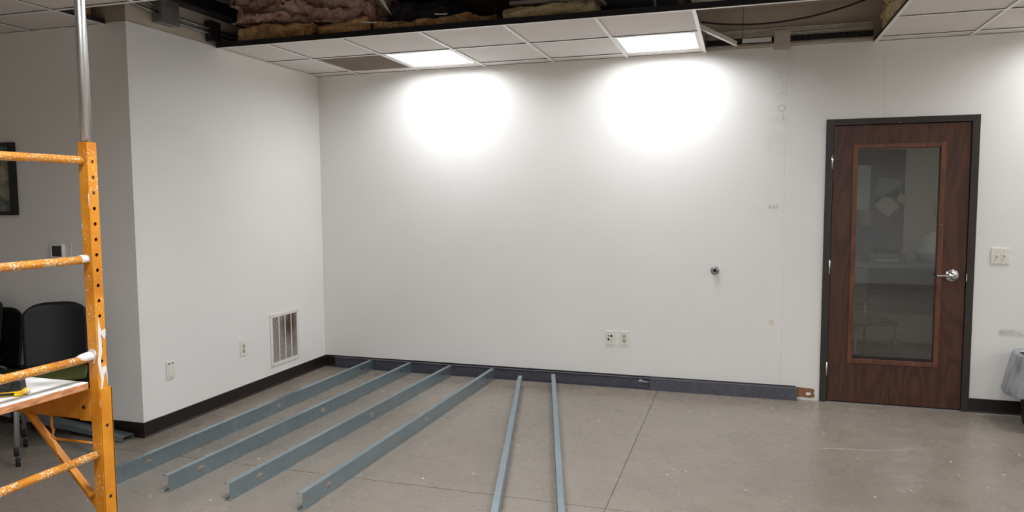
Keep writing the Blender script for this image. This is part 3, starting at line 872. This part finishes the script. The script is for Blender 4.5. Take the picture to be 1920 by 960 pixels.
place_stud(-2.656, -.028, -2.704, -2.93, 'fourth galvanised stud from the left wall, nearest in the parallel row', z=.0016)
sm2 = stud_mesh(3.0, [-.25, -1.46, -2.68]).mesh('steel_stud_loose', 'galv')
place_stud(-2.350, -.225, -1.683, -2.85, 'slanting loose stud with its end short of the track', sm2)
place_stud(-2.095, -.09, -1.376, -2.755, 'slanting loose stud touching the track, rightmost on the floor', sm2)
# stud tilted along the shaded wall behind the scaffold
sm3 = stud_mesh(1.9, []).mesh('steel_stud_short', 'galv')
o = bpy.data.objects.new('steel_stud', sm3); C.objects.link(o)
o.matrix_world = Matrix.Translation((-4.44, -2.354, .0365)) @ Matrix.Rotation(math.radians(4.7), 4, 'Y') @ Matrix.Rotation(math.radians(-90), 4, 'Z') @ Matrix.Rotation(math.radians(-90), 4, 'Y')
tag(o, 'galvanised stud leaning low along the shaded wall behind the scaffold', 'steel stud', 'steel studs laid out on the floor')

# floor track along the back wall
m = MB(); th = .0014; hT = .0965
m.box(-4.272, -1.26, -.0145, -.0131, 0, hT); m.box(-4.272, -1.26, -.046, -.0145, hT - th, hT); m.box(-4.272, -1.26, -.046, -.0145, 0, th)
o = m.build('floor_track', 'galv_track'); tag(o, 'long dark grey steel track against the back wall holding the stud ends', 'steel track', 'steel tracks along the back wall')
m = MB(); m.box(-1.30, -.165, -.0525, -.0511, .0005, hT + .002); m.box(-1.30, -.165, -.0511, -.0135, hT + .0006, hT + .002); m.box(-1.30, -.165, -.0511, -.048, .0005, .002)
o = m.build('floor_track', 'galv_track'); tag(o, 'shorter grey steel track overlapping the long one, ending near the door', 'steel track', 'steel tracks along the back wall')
m = MB(); m.prism([(-1.40, .062), (-1.38, .094), (-1.35, .076), (-1.305, .07), (-1.31, .064)], 'y', -.0485, -.047); m.build('sticker', plain('faded_sticker', lin(150, 150, 154), .6), o)

# --------------------------------------------------------- wall fittings
def screw(m, x, y, z, axis, s):
    m.lathe([(.0032, 0), (.0028, .0012 * s)], (x, y, z), axis, 8)
# duplex outlet builder in local frame: faces -y
def plate(name, label, loc, rz, cat='outlet', w_=.074, h_=.119):
    e = empty(name, loc, rz); tag(e, label, cat)
    m = MB(); m.box(-w_ / 2, w_ / 2, -.007, 0, -h_ / 2, h_ / 2, .0025); m.build('cover_plate', 'plastic_ivory', e)
    return e
def duplex(e):
    for dz in (-.0195, .0195):
        m = MB(); m.lathe([(.0172, -.007), (.0168, -.0095), (.015, -.0098)], (0, 0, 0), 'y', 20); o = m.build('receptacle', 'plastic_grey', e); o.location = (0, 0, dz)
        m = MB(); m.box(-.0075, -.0052, -.0104, -.0096, -.002, .008); m.box(.0052, .0075, -.0104, -.0096, -.002, .008); m.lathe([(.003, -.0104), (.003, -.0096)], (0, 0, -.008), 'y', 10); m.build('slots', 'slot', o)
    m = MB(); screw(m, 0, -.0072, 0, 'y', -1); m.build('screw', 'steel_dull', e)
e = plate('power_outlet', 'ivory duplex power outlet, right one of the pair on the back wall', (-1.521, 0, .415), 0); duplex(e)
e = plate('power_outlet', 'ivory duplex power outlet on the left wall beside the grille', (XL, -1.196, .402), math.pi / 2); duplex(e)
e = plate('data_outlet', 'ivory wall plate with three dark jacks beside the power outlet', (-1.640, 0, .412), 0)
for x, z, r_ in ((.012, .017, .0095), (-.013, .017, .006), (-.012, -.012, .0095)):
    m = MB(); m.lathe([(r_, -.006), (r_, -.0085), (r_ * .6, -.009)], (x, 0, z), 'y', 14); m.build('jack', 'slot', e)
m = MB(); m.lathe([(.007, -.007), (.006, -.0085)], (.012, 0, -.02), 'y', 12); m.build('blank_jack', 'plastic_grey', e)
e = plate('wall_plate', 'ivory low wall plate with two small slots near the outer corner', (XL, -1.977, .402), math.pi / 2, 'wall plate', .078, .126)
m = MB(); m.box(-.028, .028, -.011, -.007, -.045, .032, .002); m.build('insert', 'plastic_ivory', e)
me = MB().box(-.006, .006, -.0085, -.0066, -.004, .004).mesh('slot', 'slot')
for x in (-.017, .017): inst('slot', me, e, (x, 0, .049))
m = MB(); m.lathe([(.004, -.0072), (.003, -.0082)], (0, 0, -.054), 'y', 10); m.build('screw', 'steel_dull', e)
# double light switch
e = plate('light_switch', 'ivory double toggle light switch right of the door', (1.179, 0, 1.155), 0, 'light switch', .117, .115)
for x in (-.023, .023):
    m = MB(); m.box(x - .0055, x + .0055, -.0085, -.0065, -.0125, .0125); o = m.build('toggle_slot', 'plastic_grey', e)
    m = MB(); m.box(-.004, .004, -.022, 0, -.0045, .0045, .001, mat=Matrix.Translation((x, -.006, 0)) @ Matrix.Rotation(math.radians(-28), 4, 'X')); m.build('toggle', 'plastic_ivory', e)
    for z in (-.03, .03):
        m = MB(); screw(m, x, -.0072, z, 'y', -1); m.build('screw', 'steel_dull', e)
# round pipe stub on the back wall
e = empty('pipe_stub', (-.797, 0, 1.003)); tag(e, 'round grey metal pipe stub with a dark hole in the back wall', 'pipe stub')
m = MB(); m.lathe([(.033, 0), (.034, -.006), (.030, -.012), (.026, -.014)], (0, 0, 0), 'y', 26); m.build('escutcheon', 'steel_dull', e)
m = MB()
n = 22
prof = [(.026, -.010), (.026, -.030), (.022, -.034), (.013, -.034), (.013, -.012)]
m.lathe(prof, (0, 0, 0), 'y', n); m.build('collar', plain('dark_fitting', lin(150, 145, 142), .4, .5, .15, 30), e)
m = MB(); m.lathe([(.0125, -.0335), (.0125, -.0345)], (0, 0, 0), 'y', 16); m.build('bore', 'slot', e)

# return grille on the left wall
gy0, gy1, gzA, gzB = -.843, -.434, .170, .616
g = empty('wall_grille', (XL, gy0, gzA)); tag(g, 'white louvred return grille with brown dust on the left wall', 'vent')
Wd, Hg = gy1 - gy0, gzB - gzA
m = MB()
for (a, b, c_, d_) in ((0, Wd, 0, .03), (0, Wd, Hg - .03, Hg), (0, .028, .03, Hg - .03), (Wd - .028, Wd, .03, Hg - .03)):
    m.box(0, .010, a, b, c_, d_, .002)
fr_ = m.build('frame', 'white_enamel', g)
m = MB(); m.box(.0005, .0015, .02, Wd - .02, .02, Hg - .02); m.build('backing', 'vent_dark', g)
me = MB().box(-.0045, .0045, .028, Wd - .028, -.0007, .0007, mat=Matrix.Rotation(math.radians(35), 4, 'Y')).mesh('slat', 'vent_slat')
n = 32
for i in range(n): inst('slat', me, g, (.0055, 0, .036 + i * (Hg - .072) / (n - 1)))
me = MB().box(.006, .0105, -.005, .005, .03, Hg - .03).mesh('mullion', 'white_enamel')
for i in (1, 2, 3): inst('mullion', me, g, (0, .028 + (Wd - .056) * i / 4, 0))
me = MB().lathe([(.005, .010), (.004, .012)], (0, 0, 0), 'x', 8).mesh('screw', 'steel_dull')
for y, z in ((.02, Hg - .014), (Wd - .02, Hg - .014), (.02, .014), (Wd - .02, .014)): inst('screw', me, g, (0, y, z))

# picture and thermostat on the shaded wall
e = empty('framed_picture', (-5.75, YR, 1.74)); tag(e, 'black framed abstract picture hanging on the shaded wall', 'picture')
pw, ph = .36, .25
m = MB()
for (x0, x1, z0, z1) in ((-pw, pw, ph - .025, ph), (-pw, pw, -ph, -ph + .025), (-pw, -pw + .045, -ph + .025, ph - .025), (pw - .045, pw, -ph + .025, ph - .025)):
    m.box(x0, x1, -.03, 0, z0, z1, .003)
m.build('frame', 'black_plastic', e)
m = MB(); m.box(-pw + .04, pw - .04, -.012, -.006, -ph + .02, ph - .02); m.build('print', 'art', e)
e = empty('thermostat', (-5.02, YR, 1.245)); tag(e, 'white thermostat with a dark screen on the shaded wall', 'thermostat')
m = MB(); m.box(-.085, .085, -.006, 0, -.055, .055, .003); m.build('back_plate', 'white_enamel', e)
m = MB(); m.box(-.075, .035, -.026, -.006, -.048, .050, .005); m.build('body', plain('thermostat_white', lin(240, 240, 236), .4), e)
m = MB(); m.box(-.058, .022, -.0275, -.026, -.036, .036); m.build('screen', plain('dark_screen', lin(50, 50, 48), .25), e)

# --------------------------------------------------------- stacking chairs
def make_chair():
    r = empty('stacking_chair')
    # chair faces -y; seat centre above the origin
    def shell(fn, nu, nv, th):
        m = MB(); bm = m.bm; g_ = []
        for s_ in (0, 1):
            g_.append([[bm.verts.new(fn(i / nu, j / nv, s_ * th)) for j in range(nv + 1)] for i in range(nu + 1)])
        fs = []
        for s_ in (0, 1):
            for i in range(nu):
                for j in range(nv):
                    f = bm.faces.new((g_[s_][i][j], g_[s_][i + 1][j], g_[s_][i + 1][j + 1], g_[s_][i][j + 1])); f.smooth = True; fs.append(f)
        rim = [(i, 0) for i in range(nu)] + [(nu, j) for j in range(nv)] + [(i, nv) for i in range(nu, 0, -1)] + [(0, j) for j in range(nv, 0, -1)]
        for a, b in zip(rim, rim[1:] + rim[:1]):
            fs.append(bm.faces.new((g_[0][a[0]][a[1]], g_[0][b[0]][b[1]], g_[1][b[0]][b[1]], g_[1][a[0]][a[1]])))
        bmesh.ops.recalc_face_normals(bm, faces=fs)
        return m
    def back(u, v, t_):
        s_ = 2 * u - 1
        z = .47 + .46 * v
        w_ = .205 - .012 * (1 - v)
        # rounded upper corners
        zc = z - .05 * (v ** 6) * abs(s_) ** 4
        return (s_ * (w_ - .02 * v ** 8), .20 + .07 * v - .05 * s_ * s_ + t_, zc)
    shell(back, 14, 12, .012).build('backrest', 'chair_black', r)
    def seat(u, v, t_):
        s_ = 2 * u - 1
        return (s_ * (.235 - .02 * v), -.235 + .45 * v, .455 - .02 * (1 - v) ** 6 * 1.5 + .018 * s_ * s_ - t_ + .03 * max(0, v - .85) / .15)
    shell(seat, 12, 12, .014).build('seat', 'chair_black', r)
    m = MB(); m.box(-.185, .185, -.20, .17, .452, .482, .013); m.build('seat_pad', 'green', r)
    for sx in (-1, 1):
        for front in (1, 0):
            x = sx * .215
            y0, y1 = (-.17, -.22) if front else (.14, .22)
            m = MB(); m.tube([(sx * .17, y0, .435), (x, (y0 + y1) / 2, .41), (x + sx * .01, y1, .055)], .0115, 10); o = m.build('leg', 'chair_leg', r)
            m = MB(); m.tube([(x + sx * .01, y1, .0), (x + sx * .01, y1, .055)], .0145, 10); m.build('foot_cap', 'rubber', o)
        m = MB(); m.tube([(sx * .215, -.185, .40), (sx * .215, .17, .40)], .009, 8); m.build('side_rail', 'chair_leg', r)
    return r
chair = make_chair()
def stack_pos(x, y, a, side=0, fw=.05):
    return (x + side * math.cos(a) + fw * math.sin(a), y + side * math.sin(a) - fw * math.cos(a), .08)
spots = [((-4.706, -2.585, 0), .80, 'lower black chair of the stack next to the scaffold post'),
         (stack_pos(-4.706, -2.585, .80), .80, 'upper black shell chair with olive seat pad next to the scaffold post'),
         ((-5.43, -2.55, .0), .30, 'lower black chair of the stack at the left edge of the photo'),
         (stack_pos(-5.43, -2.55, .30, -.10), .30, 'upper black chair of the stack at the left edge of the photo')]
for i, (l, a, lb) in enumerate(spots):
    o = chair if i == 0 else copy_tree(chair)
    o.location = l; o.rotation_euler = (0, 0, a); o.scale = (.915,) * 3; tag(o, lb, 'chair', 'black stacking chairs by the shaded wall')

# --------------------------------------------------------- orange baker scaffold
PX, PY, PS = -2.6415, -4.1675, .037     # far right post, centre
NY = PY - .74                           # near post row
LX = PX - 1.83                          # left end frame
s = empty('baker_scaffold', (PX - .915, PY - .37, 0)); tag(s, 'orange rolling baker scaffold splattered with plaster', 'scaffold')
SO = Vector(s.location)
def part(m, name, mat, parent=None):
    o = m.build(name, mat, parent or s)
    if parent is None: o.location = -SO
    return o
def post(cx, cy):
    m = MB(); h = PS / 2; z0, z1 = .13, 1.772; bm = m.bm
    wt = .002
    # plain faces (-y, +y) and perforated faces (+x, -x)
    m.box(cx - h, cx + h, cy - h, cy - h + wt, z0, z1); m.box(cx - h, cx + h, cy + h - wt, cy + h, z0, z1)
    pitch = .0508; zt = 1.7343
    per = [(1, 0), (1, 1), (0, 1), (-1, 1), (-1, 0), (-1, -1), (0, -1), (1, -1)]
    nh = 30
    for sx in (1,):
        x = cx + sx * h
        A, B = h - wt, pitch / 2
        for k in range(nh):
            zc = zt - B - pitch * k
            rows = []
            for xx in (x, x - sx * wt):
                o_ = [bm.verts.new((xx, cy + A * p, zc + B * q)) for p, q in per]
                i_ = [bm.verts.new((xx, cy + .0064 * math.cos(math.atan2(q, p)), zc + .0064 * math.sin(math.atan2(q, p)))) for p, q in per]
                rows.append((o_, i_))
            for f_ in range(8):
                g2 = (f_ + 1) % 8
                bm.faces.new((rows[0][0][f_], rows[0][0][g2], rows[0][1][g2], rows[0][1][f_]))
                bm.faces.new((rows[0][1][f_], rows[0][1][g2], rows[1][1][g2], rows[1][1][f_]))
        m.box(x - wt, x, cy - h + wt, cy + h - wt, zt, z1); m.box(x - wt, x, cy - h + wt, cy + h - wt, z0, zt - pitch * nh)
    m.box(cx - h, cx - h + wt, cy - h + wt, cy + h - wt, z0, z1)
    return m
for cx, cy in ((PX, PY), (PX, NY), (LX, PY), (LX, NY)):
    o = part(post(cx, cy), 'post', 'orange')
    m = MB(); m.tube([(cx, cy, .10), (cx, cy, .15)], .012, 10); m.box(cx - .018, cx + .018, cy - .028, cy - .023, .03, .11); m.box(cx - .018, cx + .018, cy + .023, cy + .028, .03, .11); m.box(cx - .018, cx + .018, cy - .028, cy + .028, .10, .106)
    f = part(m, 'castor_fork', 'steel_dull')
    m = MB(); m.lathe([(.03, -.018), (.05, -.018), (.05, .018), (.03, .018)], (cx, cy, .05), 'y', 24); part(m, 'castor_wheel', 'rubber')
for cx in (PX, LX):
    for z in (1.713, 1.390, 1.064, .735, .40):
        m = MB(); m.tube([(cx - .002, PY - PS / 2, z), (cx - .002, NY + PS / 2, z)], .0135, 14); part(m, 'rung', 'rung')
# guard rail tube standing in the far right post
m = MB(); m.tube([(PX, PY, 1.60), (PX, PY, 2.66)], .0165, 18); part(m, 'extension_pipe', 'pipe')
# side trusses
for cy in (PY, NY):
    y0, y1 = cy - .014, cy + .014
    m = MB()
    m.box(PX - 1.79, PX - .062, y0, y0 + .003, .852, .963); m.box(PX - 1.79, PX - .062, y0, y1, .963, .966); m.box(PX - 1.79, PX - .062, y0, y1, .849, .852)
    tr_ = part(m, 'side_truss', 'orange_clean')
    for sx, ex in ((1, PX), (-1, LX)):
        m = MB(); m.box(*sorted((ex - sx * .066, ex - sx * .0195)), cy - .0215, cy - .0185, .847, .957, .001); ep = part(m, 'end_plate', 'orange_clean')
        m = MB(); m.lathe([(.0065, -.0216), (.0065, -.0222)], (ex - sx * .047, cy, .893), 'y', 12); part(m, 'bolt_hole', 'slot')
        # vertical sleeve wrapped round the post
        m = MB(); m.box(*sorted((ex + sx * .0195, ex + sx * .0225)), cy - .0155, cy + .030, .30, .957, .001); m.box(*sorted((ex - sx * .0195, ex + sx * .0225)), cy + .026, cy + .030, .30, .957)
        part(m, 'sleeve', 'orange_clean')
        for z in (.83, .585):
            m = MB(); m.lathe([(.0058, sx * .0226), (.0058, sx * .0230)], (ex, cy + .004, z), 'x', 12); part(m, 'sleeve_hole', 'slot')
        # diagonal brace: an angle bar
        m = MB(); X = lambda d_: ex - sx * d_
        m.prism([(X(.345), .852), (X(.298), .852), (X(.035), .592), (X(.035), .538)], 'y', cy - .004, cy - .001)
        m.prism([(X(.302), .852), (X(.298), .852), (X(.035), .592), (X(.035), .586)], 'y', cy - .026, cy - .004)
        part(m, 'diagonal_brace', 'orange_clean')
        # spring pin handle
        m = MB(); m.tube([(X(.205), cy - .01, .86), (X(.205), cy - .012, .81), (X(.197), cy - .012, .80), (X(.203), cy - .012, .776), (X(.192), cy - .012, .768), (X(.09), cy - .012, .769), (X(.0185), cy - .012, .770)], .0042, 8); part(m, 'pin_handle', 'orange_clean')
# deck
m = MB(); m.box(LX + .0, PX - .002, NY + .03, PY - .040, .976, .986, .001); dkb = part(m, 'deck_board', 'board')
m = MB(); m.box(PX - .006, PX - .0005, NY + .03, PY - .040, .962, .9835, .001); part(m, 'deck_edge', 'board_edge')
m = MB(); m.box(LX, PX - .006, NY + .03, PY - .040, .962, .976); part(m, 'deck_frame', 'board_edge')
# dried plaster on the post and rungs
m = MB()
m.prism([(PY - .017, .905), (PY - .008, .865), (PY - .004, .868), (PY - .004, .93), (PY - .010, .945), (PY - .004, .96), (PY + .004, 1.0), (PY + .012, 1.012), (PY + .016, .985), (PY + .0175, .965), (PY + .0175, .99), (PY + .014, 1.03), (PY + .002, 1.03), (PY - .004, 1.02), (PY - .006, 1.06), (PY + .001, 1.08), (PY - .001, 1.14), (PY + .012, 1.12), (PY + .0175, 1.135), (PY + .0175, 1.155), (PY + .004, 1.15), (PY - .004, 1.165), (PY - .008, 1.20), (PY - .012, 1.15), (PY - .012, 1.09), (PY - .018, 1.045), (PY - .014, 1.02), (PY - .008, .985), (PY - .012, .95)], 'x', PX + PS / 2, PX + PS / 2 + .0022)
part(m, 'plaster_splatter', 'plaster')
m = MB(); m.prism([(PX - .02, 1.08), (PX - .006, 1.092), (PX + .012, 1.09), (PX + .017, 1.078), (PX + .012, 1.06), (PX + .006, 1.045), (PX - .01, 1.052)], 'y', PY - PS / 2 - .004, PY - PS / 2); part(m, 'plaster_splatter', 'plaster')
m = MB(); m.tube([(PX - .002, PY - .019, 1.068), (PX - .002, PY - .03, 1.070), (PX - .002, PY - .06, 1.068), (PX - .002, PY - .075, 1.066)], .014, 10, rads=[.0155, .0165, .015, .0125]); part(m, 'plaster_splatter', 'plaster')
m = MB(); m.prism([(PX - .004 + .02, 1.60), (PX + .0165, 1.56), (PX + .0185, 1.575), (PX + .0185, 1.605)], 'y', PY - PS / 2 - .0015, PY - PS / 2); part(m, 'plaster_splatter', 'plaster')
m = MB(); m.tube([(PX - .002, PY - .019, 1.392), (PX - .002, PY - .05, 1.392)], .0148, 10); part(m, 'plaster_splatter', 'plaster')

# tape measure on the deck
e = empty('tape_measure', (-2.735, -4.405, .9865), .55); tag(e, 'yellow and black tape measure lying on the scaffold deck', 'tape measure')
m = MB(); m.prism([(-.038, 0), (.038, 0), (.040, .012), (.036, .045), (.022, .062), (-.018, .064), (-.034, .05), (-.040, .02)], 'y', -.02, .02); m.build('body', 'black_plastic', e)
m = MB(); m.prism([(-.039, .002), (.041, .002), (.042, .020), (.030, .016), (-.02, .014), (-.032, .030), (-.041, .03)], 'y', -.0225, .0225); m.build('yellow_shell', 'yellow', e)
m = MB(); m.box(-.02, .02, -.0235, -.0225, .004, .012); m.build('grip', 'black_plastic', e)
m = MB(); m.lathe([(.018, -.0215), (.017, -.024), (.008, -.025)], (0, 0, .040), 'y', 20); m.build('badge', 'black_plastic', e)
m = MB(); m.box(.041, .052, -.012, .012, .004, .0055); m.box(.051, .0525, -.012, .012, -.0, .010); m.build('blade_hook', 'chrome', e)

# --------------------------------------------------------- waste bin at the right edge
e = empty('waste_bin', (1.46, -.27, 0)); tag(e, 'black waste bin with a grey plastic liner right of the door', 'waste bin')
m = MB(); bm = m.bm
def rr(cx, w_, d_, z, n=28, k=4):
    out = []
    for i in range(n):
        a = 2 * math.pi * i / n; c_, s_ = math.cos(a), math.sin(a)
        q = (abs(c_) ** k + abs(s_) ** k) ** (-1 / k)
        out.append((cx + w_ * c_ * q, d_ * s_ * q, z))
    return out
def loft(m, loops, cap=True):
    rings = [[m.bm.verts.new(p) for p in lp] for lp in loops]
    for a, b in zip(rings, rings[1:]):
        n = len(a)
        for k in range(n):
            f = m.bm.faces.new((a[k], a[(k + 1) % n], b[(k + 1) % n], b[k])); f.smooth = True
    if cap: m.bm.faces.new(rings[0][::-1])
    return m
loft(m, [rr(0, .165, .12, 0), rr(0, .17, .125, .02), rr(0, .205, .145, .48), rr(0, .21, .15, .49), rr(0, .20, .14, .488), rr(0, .163, .118, .03)]).build('bin_body', 'black_plastic', e)
m = MB()
loops = []
for z, w_, d_ in ((.36, .18, .13), (.47, .205, .148), (.507, .218, .158), (.510, .232, .168), (.49, .245, .178), (.40, .258, .185), (.30, .278, .195), (.245, .296, .205), (.22, .285, .20)):
    lp = rr(0, w_, d_, z)
    out = []
    for x, y, zz in lp:
        f = 1 + .04 * noise.noise(Vector((x * 14, y * 14, zz * 9))); dz = .025 * noise.noise(Vector((x * 9, y * 9, 3))) if z < .3 else 0
        out.append((x * f, y * f, zz + dz))
    loops.append(out)
loft(m, loops, False).build('bin_liner', 'liner', e)
m = MB(); m.prism([(-.205, .245), (-.13, .205), (-.15, .135), (-.222, .165)], 'y', -.218, -.216); tg = m.build('paper_tag', 'paper', e)
m = MB(); m.prism([(-.178, .205), (-.14, .187), (-.142, .180), (-.18, .197)], 'y', -.2186, -.218); m.build('black_print', 'slot', tg)
